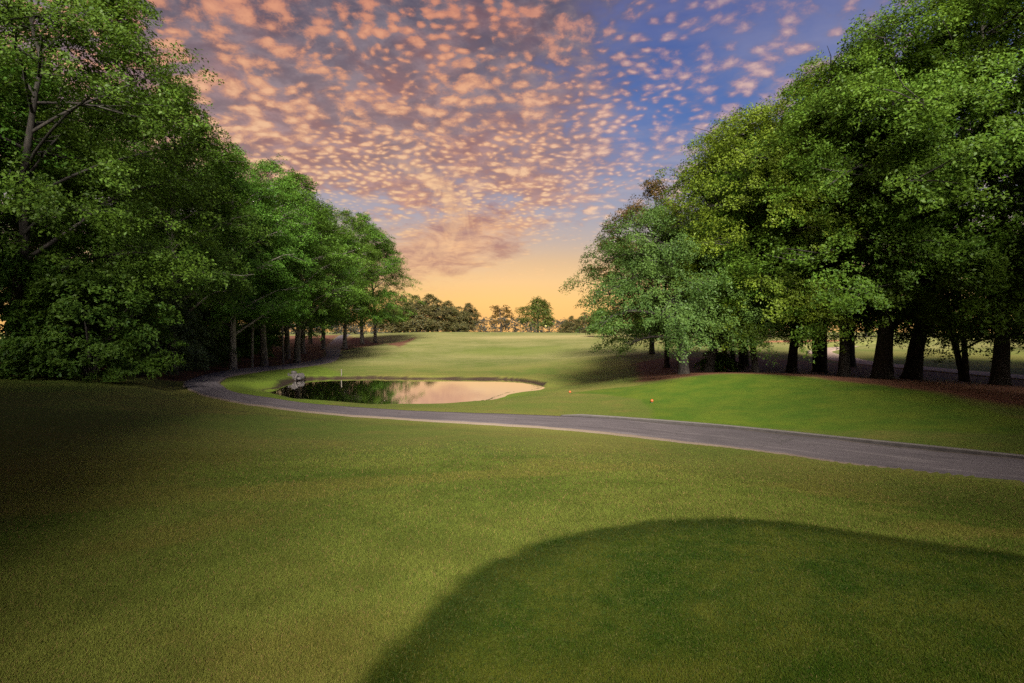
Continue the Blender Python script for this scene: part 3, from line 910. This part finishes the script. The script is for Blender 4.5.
m_ = T(109, 16.5, 5.8, 2.5, .33, 'droop', 131220, 0.116, 'live', 'dark', lean=(.8, 0), off=(-.2, -1.4), spray=.9)
place_tree('oak_tree', at_px(882, 25.2), 25.2, m_, 'big oak with the thickest trunk, left of a thick leaning trunk', 'tree', GR)
m_ = T(110, 17.5, 5.8, 2.0, .31, 'oak', 116640, 0.116, 'live', 'dark', lean=(2.2, 0), off=(.2, -1.0), spray=.9)
place_tree('oak_tree', at_px(911, 25.8), 25.8, m_, 'big oak with a thick trunk leaning to the right', 'tree', GR)
m_ = T(111, 6.5, 2.8, 1.3, .11, 'oak', 29160, 0.101, 'live', 'dark', stems=3, nlimb=18, spray=.6)
place_tree('understorey_tree', at_px(967, 24.6), 24.6, m_, 'small tree of several thin stems beside the rightmost trunk', 'tree', GR)
m_ = T(112, 17.0, 6.2, 2.5, .26, 'droop', 138510, 0.116, 'live', 'dark', off=(-.6, -1.4), spray=.9)
mR = m_
place_tree('oak_tree', at_px(1000, 22.6), 22.6, m_, 'dark oak with a flared trunk near the right edge', 'tree', GR)
place_tree('oak_tree', 21.3, 17.5, m_, 'dark oak crown cut off by the right edge of the photo', 'tree', GR, rz=2.1, s=1.02)
for i, (x, y, r, q) in enumerate([(29, 13, .4, 1.25), (20.5, 9.0, 2.8, 1.0), (27, 6.5, .9, 1.5), (17, -1.5, 4.4, .95), (13.5, -8, 1.1, .95), (9.5, -15.5, 5.0, .95)]):  # out-of-view trees added to darken the right edge and near turf
    place_tree('oak_tree', x, y, m_, 'unseen oak added beside the viewer to shade the right side', 'tree', 'unseen oaks added to shade the right side', rz=r, s=q)
# second row
mS = T(113, 16, 5.2, 2.6, .24, 'oak', 48600, 0.160, 'live', 'dark', spray=.95)
place_tree('oak_tree', 14.5, 35.5, mS, 'oak in the second row behind the middle of the grove', 'tree', GR, rz=.6, s=.95)
place_tree('oak_tree', 20.2, 34, mS, 'oak in the second row in front of the pale back path', 'tree', GR, rz=3.0, s=1.05)
m_ = T(114, 9, 3.2, 2.2, .17, 'oak', 24300, 0.143, 'willow', 'dark', spray=.8)
place_tree('small_tree', at_px(667, 38), 38, m_, 'small thin trunk behind the drooping tree on brown mulch', 'tree', GR)
m_ = T(115, 15.3, 4.6, 3.2, .20, 'oak', 32400, 0.160, 'bronze', 'dark', spray=.85, top_thin=.4, lumps=.35)
place_tree('bronze_topped_tree', at_px(652, 50), 50, m_, 'bronze tinted tree rising behind the drooping tree', 'tree', GR)
m_ = T(116, 7.0, 2.0, 3.2, .12, 'oak', 9000, .15, 'live', 'orange', nlimb=12, spray=.6)
place_tree('sunset_tinted_tree', at_px(725, 33), 33, m_, 'slim tree with sunset light coloured into its trunk behind the low dark bush', 'tree', GR)

# ---- left-hand wood
GL = 'trees of the left-hand wood'
m_ = T(201, 20.5, 7.6, 3.6, .24, 'oak', 150000, 0.140, 'oak', 'dark', lean=(1.2, 0), off=(1.6, 0), spray=1.15, top_thin=.1, lumps=.35, fill=1.3)
place_tree('oak_tree', at_px(14, 26), 26, m_, 'tall dark oak with a leaning trunk behind the laurel shrub', 'tree', GL)
mA = T(202, 16.5, 5.2, 2.4, .24, 'oak', 81000, 0.134, 'oak', 'grey', spray=.95, lumps=.28)
mB_ = T(203, 17.5, 5.4, 2.8, .26, 'oak', 81000, 0.143, 'oak', 'pale', spray=1.0, lumps=.30)
mC = T(204, 18.5, 5.6, 3.0, .28, 'oak', 75600, 0.151, 'oak', 'grey', spray=1.05, lumps=.28)
mD = T(205, 21.0, 6.6, 2.6, .30, 'oak', 62100, 0.185, 'oak', 'grey', spray=1.2, lumps=.25)
place_tree('oak_tree', -21.2, 35.5, mA, 'oak standing above the grey-green shrub', 'tree', GL, rz=1.0, s=1.1)
place_tree('oak_tree', at_px(233, 42), 42, mB_, 'oak with a pale trunk at the inside of the path bend', 'tree', GL, rz=.3, s=.92)
place_tree('oak_tree', at_px(264, 48.5), 48.5, mC, 'oak right of the pale trunk beside the cart path', 'tree', GL, rz=2.2, s=.95)
place_tree('oak_tree', at_px(297, 55), 55, mC, 'oak with the stout trunk standing closest to the cart path', 'tree', GL, rz=4.2, s=1.0)
place_tree('oak_tree', -24.5, 62, mA, 'oak behind the stout trunk, halfway along the wood edge', 'tree', GL, rz=3.4, s=1.18)
place_tree('oak_tree', -26.5, 72, mC, 'oak where the path starts to climb beside the wood', 'tree', GL, rz=5.2, s=1.08)
place_tree('oak_tree', at_px(323, 84), 84, mD, 'oak on brown leaf litter left of the climbing path', 'tree', GL, rz=.7, s=.98)
place_tree('oak_tree', at_px(345, 86), 86, mD, 'oak just right of the climbing path', 'tree', GL, rz=2.5, s=.98)
place_tree('oak_tree', at_px(362, 98), 98, mD, 'oak on the brown bed right of the path crest', 'tree', GL, rz=4.4, s=1.05)
place_tree('oak_tree', at_px(375, 104), 104, mD, 'last oak at the right end of the left-hand wood', 'tree', GL, rz=5.6, s=.98)
for i, (x, y, mm, r, s) in enumerate([(-28.5, 33, mA, 2.0, 1.12), (-29.5, 42, mB_, 4, 1.1), (-28.5, 51, mC, 1, 1.08), (-31.5, 60, mA, .4, 1.25), (-34, 70, mC, 3, 1.15), (-36, 82, mD, 1.4, 1.0), (-36, 28, mC, 2.7, 1.1), (-37, 40, mA, 5, 1.3), (-34, 96, mD, 3.3, 1.05), (-28, 24, mB_, 1.7, 1.15), (-38, 52, mC, .2, 1.2)]):
    place_tree('oak_tree', x, y, mm, 'oak standing deep inside the left-hand wood behind the front trunks', 'tree', 'trees deep in the left-hand wood', rz=r, s=s)
for i, (x, y, mm, r, q) in enumerate([(-29, 14, mA, .8, 1.2), (-24, 6.5, mB_, 2.9, 1.3), (-12.5, .5, mC, 4.6, 1.05), (-8.2, -8.5, mA, 1.9, 1.05), (-13, -8.5, mB_, 3.3, 1.1), (-6.2, -13, mC, .3, 1.0), (-4.2, -20, mB_, 5.1, .95), (-17, -4.5, mC, .9, 1.0), (-13.5, -16, mA, 2.2, 1.1)]):  # out-of-view trees added for shade on the left lawn and wood edge
    place_tree('oak_tree', x, y, mm, 'unseen oak added beside the viewer to shade the left side', 'tree', 'unseen oaks added to shade the left side', rz=r, s=q)
mThin = T(206, 9, 1.8, 3.5, .09, 'oak', 9000, .16, 'oak', 'pale', nlimb=10, spray=.6)
place_tree('sapling', at_px(252, 46), 46, mThin, 'thin pale sapling trunk between two oaks by the path', 'tree', GL)
place_tree('sapling', at_px(283, 53), 53, mThin, 'slim sapling left of the stout trunk by the path', 'tree', GL, rz=2)


def shrub_meshes(seed, H, R, nl, size, leaf, bark='dark', droop=.25):
    rng = np.random.default_rng(seed)
    mb = MB()
    for k in range(9):
        a = rng.uniform(0, 2 * pi); e = np.array([cos(a) * R * rng.uniform(.3, .8), sin(a) * R * rng.uniform(.3, .8), H * rng.uniform(.5, .9)])
        mb.tube(spline(np.array([[cos(a) * .1, sin(a) * .1, -.1], e * .45 + np.array([0, 0, H * .1]), e]), 4), np.linspace(.06, .012, 9), 6, False)
    n = int(90 * R * H / 9)
    az_ = rng.uniform(0, 2 * pi, n); t = rng.random(n)
    lump = 1 + .22 * np.sin(az_ * 3 + seed) * np.sin(t * 5 + seed) + .12 * np.sin(az_ * 7 + t * 9)
    rr = R * (1 - t ** 2.4) ** .5 * lump * np.sqrt(rng.uniform(.35, 1, n))
    C = np.column_stack([np.cos(az_) * rr, np.sin(az_) * rr, .18 + t * (H - .3)])
    O = np.column_stack([np.cos(az_), np.sin(az_), .2 + t]); O /= np.linalg.norm(O, axis=1)[:, None]
    V = leaves(rng, C, O, .62 * rng.uniform(.6, 1.2, n), max(8, nl // n), size, .36, droop, .6)
    V[:, 2] = np.maximum(V[:, 2], .02)
    return mb.mesh('stem', [MBK[bark]]), np_mesh('foliage', V, np.arange(len(V)).reshape(-1, 4), None, [ML[leaf]])


def place_shrub(name, x, y, meshes, label, group=None, rz=0, s=1.0, cat='shrub'):
    e = bpy.data.objects.new(name, None); COL.objects.link(e)
    e.location = (x, y, gz(x, y) - .03); e.rotation_euler = (0, 0, rz); e.scale = (s, s, s)
    tag(e, label, cat, group)
    add_obj('stem', meshes[0], e); add_obj('foliage', meshes[1], e)
    return e


GS = 'shrubs at the edge of the left-hand wood'
s1 = shrub_meshes(301, 5.0, 3.1, 34000, .15, 'laurel')
s2 = shrub_meshes(302, 5.6, 2.9, 34000, .13, 'grey', droop=.4)
s3 = shrub_meshes(303, 2.6, 1.9, 12000, .15, 'laurel')
place_shrub('laurel_shrub', -18.9, 25.6, s1, 'big bright laurel shrub below the leaning oak trunk', GS)
place_shrub('laurel_shrub', -22.6, 25.2, s1, 'laurel shrub cut off by the left edge of the photo', GS, 2.0, 1.12)
place_shrub('grey_shrub', -21.6, 34.2, s2, 'large grey-green shrub at the outside of the path bend', GS)
place_shrub('grey_shrub', -22.6, 40, s2, 'smaller grey-green shrub left of the pale oak trunk', GS, 2.4, .88)
place_shrub('grey_shrub', -22.0, 29.8, s2, 'dark shrub between the laurel and the grey-green shrub', GS, 4.0, .8)
for i, (x, y, s, r) in enumerate([(-25, 47, 1.1, 0), (-26.5, 53, 1.2, 2), (-28, 60, 1.3, 4), (-31, 68, 1.3, 1), (-34, 78, 1.4, 3), (-33, 50, 1.5, 5), (-36, 62, 1.6, 2.5), (-30, 38, 1.5, .5), (-40, 72, 1.8, 1.2)]):
    place_shrub('undergrowth_shrub', x, y, s3, 'low dark undergrowth shrub among the trunks of the left-hand wood', 'undergrowth of the left-hand wood', r, s)
s4 = shrub_meshes(304, 1.1, 1.0, 5000, .12, 'live')
place_shrub('low_shrub', at_px(722, 31.3), 31.3, s4, 'low dark bush at the foot of the sunset-tinted trunk')

# ---- the wood edge far behind the right-hand grove
mF = [T(401 + i, 11 + i, 4.6, .8, .2, 'droop', 9000, .36, 'live', 'dark', nlimb=16, spray=1.1) for i in range(2)]
for i, (x, y, s, r) in enumerate([(19, 118, .6, 0), (27, 112, .7, 1), (34, 104, .8, 2), (41, 99, .85, 3), (48, 95, .9, 4), (56, 90, .9, 5), (63, 85, 1, .5), (70, 79, 1, 1.5), (76, 72, 1, 2.5), (80, 62, 1, 3.5), (58, 52, .9, 4.2), (62, 44, .9, .9), (50, 38, .9, 2.9), (47, 31, 1, 5.1), (68, 66, .8, 1.1)]):
    place_tree('woodland_tree', x, y, mF[i % 2], 'green tree in the wood edge far behind the right-hand grove', 'tree', 'trees beyond the back path', rz=r, s=s)

# ---- trees on the crest
GC = 'trees beyond the crest of the fairway'
m_ = T(501, 9.2, 3.4, 2.6, .22, 'oak', 2200, .40, 'bronze', 'dark', nlimb=16, spray=.75, fill=.1, lumps=.3)
place_tree('sparse_tree', at_px(501, 170), 170, m_, 'lone thin tree with bare-looking branches on the crest', 'tree', GC)
m_ = T(502, 10.3, 5.2, 1.8, .30, 'oak', 9000, .42, 'olive', 'dark', nlimb=24, spray=1.5, lumps=.35)
place_tree('round_tree', at_px(538, 172), 172, m_, 'round green tree standing alone on the crest', 'tree', GC)
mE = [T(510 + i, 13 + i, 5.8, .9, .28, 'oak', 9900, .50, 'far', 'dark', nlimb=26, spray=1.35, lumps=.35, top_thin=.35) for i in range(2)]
for i, (px, d, s) in enumerate([(392, 196, .92), (404, 205, 1.0), (416, 190, .98), (428, 202, 1.0), (438, 195, .88), (449, 204, .84), (459, 198, .72), (468, 205, .78)]):
    place_tree('crest_tree', at_px(px, d), d, mE[i % 2], 'hazy tree in the clump at the left of the crest', 'tree', 'clump of trees at the left of the crest', rz=i * 1.3, s=s)
for i, (px, d, s) in enumerate([(566, 260, .55), (572, 250, .6), (585, 230, .7), (600, 240, .8), (615, 235, .8), (632, 240, .85), (650, 245, .9)]):
    place_tree('crest_tree', at_px(px, d), d, mE[i % 2], 'small hazy tree right of the round tree on the crest', 'tree', 'small trees at the right of the crest', rz=i * 1.7, s=s)
# far-off wood, one mass
rng = np.random.default_rng(77)
n = 1900
C = np.column_stack([rng.uniform(-170, 190, n), rng.uniform(330, 360, n), np.zeros(n)])
hh = 8.5 + 3.5 * (fbm(C[:, 0], C[:, 1] * 0 + 3, .07, 3) - .5) * 2
C[:, 2] = -1 + hh * rng.random(n) ** .7
O = np.tile([0, -.5, .8], (n, 1)).astype(float)
V = leaves(rng, C, O, rng.uniform(1.2, 2.6, n), 26, .9, .4, .2)
tag(add_obj('far_woods', np_mesh('far_woods', V, np.arange(len(V)).reshape(-1, 4), None, [ML['haze']])), 'low hazy wood along the horizon', 'wood', kind='stuff')

# ------------------------------------------------------------------ small things
mat_or, g = material('orange_plastic')
finish(g, g.node('ShaderNodeBsdfPrincipled', {'Base Color': (0.30, 0.065, 0.012, 1), 'Roughness': .45}).outputs[0])
mat_ye, g = material('pale_yellow_cloth')
finish(g, g.node('ShaderNodeBsdfPrincipled', {'Base Color': (0.34, 0.29, 0.11, 1), 'Roughness': .8}).outputs[0])
mat_dk, g = material('plastic_and_pipe_shade')
finish(g, g.node('ShaderNodeBsdfPrincipled', {'Base Color': (0.03, 0.025, 0.02, 1), 'Roughness': .6}).outputs[0])
mat_rock, g = material('pale_rock')
tc = g.node('ShaderNodeTexCoord').outputs['Object']
nr = g.noise(tc, 4, 5, .6).outputs[0]
finish(g, g.node('ShaderNodeBsdfPrincipled', {'Base Color': g.mix(nr, (0.028, 0.024, 0.024), (0.085, 0.074, 0.074)), 'Roughness': .9,
                                              'Normal': g.node('ShaderNodeBump', {'Strength': .6, 'Distance': .05, 'Height': nr}).outputs[0]}).outputs[0])


def tee_marker(x, y, label):
    e = bpy.data.objects.new('tee_marker', None); COL.objects.link(e); e.location = (x, y, gz(x, y))
    tag(e, label, 'tee marker', 'orange tee markers on the far tee')
    mb = MB(); a = np.linspace(0, pi, 9)
    mb.tube(np.column_stack([np.zeros(9), np.zeros(9), .02 + .055 * (1 - np.cos(a))]), np.maximum(.058 * np.sin(a) ** .8, .01), 14)
    add_obj('ball', mb.mesh('ball', [mat_or]), e)
    mb = MB(); mb.tube(np.array([[0, 0, -.12], [0, 0, .035]]), [.03, .03], 8)
    add_obj('spike', mb.mesh('spike', [mat_dk]), e)


tee_marker(*gp(570, 389.5, 2.78), 'orange ball tee marker at the narrow tip of the far tee')
tee_marker(*gp(652, 395, 2.45), 'orange ball tee marker on the bright green mound')

# golf flag on the far green
x, y = at_px(545, 141), 141
e = bpy.data.objects.new('golf_flag', None); COL.objects.link(e); e.location = (x, y, gz(x, y))
tag(e, 'pale yellow golf flag on the far green', 'golf flag')
mb = MB(); mb.tube(np.array([[0, 0, -.1], [0, 0, 2.2]]), [.03, .03], 8); add_obj('pole', mb.mesh('pole', [MBK['grey']]), e)
V = []; Qf = []
for i in range(7):
    for z in (1.85, 2.15):
        V.append((.03 + i * .065, .05 * sin(i * 1.1), z - .01 * i))
for i in range(6): Qf.append((2 * i, 2 * i + 2, 2 * i + 3, 2 * i + 1))
fo = add_obj('flag', np_mesh('flag', V, Qf, None, [mat_ye]), e)
so = fo.modifiers.new('thick', 'SOLIDIFY'); so.thickness = .01

# stake on the far bank of the pond
x, y = at_px(341.5, 40.2), 40.2
e = bpy.data.objects.new('marker_stake', None); COL.objects.link(e); e.location = (x, y, gz(x, y))
tag(e, 'short grey stake standing on the far bank of the pond', 'stake')
mb = MB(); mb.tube(np.array([[0, 0, -.2], [0, 0, .38], [0, 0, .42]]), [.035, .035, .025], 8); add_obj('shaft', mb.mesh('shaft', [MBK['grey']]), e)
mb = MB(); mb.tube(np.array([[0, 0, .36], [0, 0, .42], [0, 0, .45]]), [.04, .04, .02], 8); add_obj('cap', mb.mesh('cap', [MBK['grey']]), e)


def rock(seed, x, y, r, label, group, z=None, sq=(1, 1, .75)):
    rng = np.random.default_rng(seed)
    n1, n2 = 14, 9
    V = []
    k = rng.normal(0, 1, (6, 3)); ph = rng.uniform(0, 6, 6)
    for i in range(n2 + 1):
        th = pi * i / n2
        for j in range(n1):
            a = 2 * pi * j / n1
            d = np.array([sin(th) * cos(a), sin(th) * sin(a), cos(th)])
            f = 1 + .12 * sum(np.sin(k[q] @ d * 2 + ph[q]) for q in range(6)) / 2
            V.append(d * f * r * np.array(sq))
    ix = np.arange((n2 + 1) * n1).reshape(n2 + 1, n1)
    q = np.stack([ix[:-1], np.roll(ix[:-1], -1, 1), np.roll(ix[1:], -1, 1), ix[1:]], -1).reshape(-1, 4)
    o = add_obj('rock', np_mesh('rock', np.array(V), q, None, [mat_rock], False))
    o.location = (x, y, (gz(x, y) if z is None else z) + r * .25)
    tag(o, label, 'rock', group)


# drain outlet with stones at the pond's left end
DX, DY = at_px(291.5, 38.2), 38.2
e = bpy.data.objects.new('drain_outlet', None); COL.objects.link(e); e.location = (DX, DY, WATER + .22); e.rotation_euler = (0, 0, radians(-28))
tag(e, 'concrete drain pipe mouth in the pond bank', 'drain')
mb = MB()
prof = np.array([[0, .9, 0], [0, .0, 0], [0, -.04, 0], [0, -.02, 0], [0, .85, 0]])
mb.tube(prof, [.24, .24, .22, .17, .17], 18, False)
add_obj('pipe', mb.mesh('pipe', [mat_rock]), e)
for s in (-1, 1):
    mb = MB(); mb.tube(np.array([[s * .28, .05, -.35], [s * .33, .05, .0], [s * .42, .12, .26]]), [.07, .08, .06], 6)
    add_obj('wing_wall', mb.mesh('wing_wall', [mat_rock], False), e)
mb = MB(); mb.tube(np.array([[0, .5, 0], [0, .52, 0]]), [.165, .165], 14); add_obj('shade_disc', mb.mesh('shade_disc', [mat_dk]), e)  # dark disc inside the pipe, coloured as its shaded depth
GRK = 'grey stones round the drain'
rock(1, DX - .45, DY + .1, .14, 'grey stone left of the drain mouth', GRK, WATER + .12)
rock(2, DX + .5, DY + .05, .15, 'grey stone right of the drain mouth', GRK, WATER + .10)
rock(3, DX - .05, DY + .55, .17, 'grey stone lying above the drain mouth', GRK, WATER + .45)
rock(4, *gp(340.5, 354, 2.85), .2, 'grey stone beside the climbing path', None)

# ------------------------------------------------------------------ near grass, one mass of blades
rng = np.random.default_rng(12)
N = 1300000
v = rng.random(N)
d = 2.2 / (1 - v * (1 - 2.2 / 16.0))            # denser close to the viewer
x = rng.uniform(-1, 1, N) * (d * .98 + .6)
keep = rng.random(N) < 1 - smooth01(d, 7.5, 15.5)
d, x = d[keep], x[keep]
N = len(d)
z = np.zeros(N)
# height from the ground grid, bilinear
ix_ = np.clip(np.searchsorted(xs, x) - 1, 0, nx - 2); iy_ = np.clip(np.searchsorted(ys, d) - 1, 0, ny - 2)
tx = (x - xs[ix_]) / (xs[ix_ + 1] - xs[ix_]); ty = (d - ys[iy_]) / (ys[iy_ + 1] - ys[iy_])
z = (GZ[iy_, ix_] * (1 - tx) + GZ[iy_, ix_ + 1] * tx) * (1 - ty) + (GZ[iy_ + 1, ix_] * (1 - tx) + GZ[iy_ + 1, ix_ + 1] * tx) * ty
d2m = np.full(N, 1e9)
for p, w in zip(PC[:120:2], PW[:120:2]):
    d2m = np.minimum(d2m, np.hypot(x - p[0], d - p[1]) - w)
ok = d2m > .12
x, d, z = x[ok], d[ok], z[ok]; N = len(x)
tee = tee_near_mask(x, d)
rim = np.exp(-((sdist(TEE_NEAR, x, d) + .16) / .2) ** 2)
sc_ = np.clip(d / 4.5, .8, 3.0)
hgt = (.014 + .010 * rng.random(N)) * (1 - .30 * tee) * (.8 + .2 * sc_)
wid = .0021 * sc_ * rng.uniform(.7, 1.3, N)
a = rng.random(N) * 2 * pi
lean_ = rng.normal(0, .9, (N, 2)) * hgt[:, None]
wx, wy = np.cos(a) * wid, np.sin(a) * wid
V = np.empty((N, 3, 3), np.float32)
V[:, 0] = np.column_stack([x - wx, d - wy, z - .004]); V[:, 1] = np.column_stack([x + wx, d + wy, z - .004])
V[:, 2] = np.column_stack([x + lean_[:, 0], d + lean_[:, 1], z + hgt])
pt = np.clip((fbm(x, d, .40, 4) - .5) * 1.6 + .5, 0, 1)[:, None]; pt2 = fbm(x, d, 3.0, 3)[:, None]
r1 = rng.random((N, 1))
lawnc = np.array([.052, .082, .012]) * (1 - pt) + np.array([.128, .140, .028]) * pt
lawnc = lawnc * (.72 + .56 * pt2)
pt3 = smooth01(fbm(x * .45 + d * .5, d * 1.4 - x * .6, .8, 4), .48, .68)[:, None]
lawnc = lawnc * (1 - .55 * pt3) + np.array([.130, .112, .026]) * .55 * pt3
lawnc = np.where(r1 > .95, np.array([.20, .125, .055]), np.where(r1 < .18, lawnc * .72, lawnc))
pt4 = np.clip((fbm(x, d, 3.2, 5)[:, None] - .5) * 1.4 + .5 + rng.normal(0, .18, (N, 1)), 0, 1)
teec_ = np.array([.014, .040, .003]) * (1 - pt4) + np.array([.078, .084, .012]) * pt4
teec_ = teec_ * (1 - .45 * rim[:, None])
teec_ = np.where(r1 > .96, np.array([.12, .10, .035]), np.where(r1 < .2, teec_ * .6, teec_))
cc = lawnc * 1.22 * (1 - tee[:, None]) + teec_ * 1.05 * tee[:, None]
cc = np.repeat(np.column_stack([cc, np.ones(N)]), 3, 0)
mat_blade, g = material('grass_blade')
ca = g.node('ShaderNodeAttribute', attribute_name='tint').outputs['Color']
b1 = g.node('ShaderNodeBsdfDiffuse', {'Color': ca}); b2 = g.node('ShaderNodeBsdfTranslucent', {'Color': ca})
finish(g, g.node('ShaderNodeMixShader', {0: .3, 1: b1.outputs[0], 2: b2.outputs[0]}).outputs[0])
gr = add_obj('grass', np_mesh('grass', V.reshape(-1, 3), None, np.arange(3 * N).reshape(-1, 3), [mat_blade], False, {'tint': cc}))
tag(gr, 'short mown grass blades on the near lawn and tee', 'grass', kind='stuff')
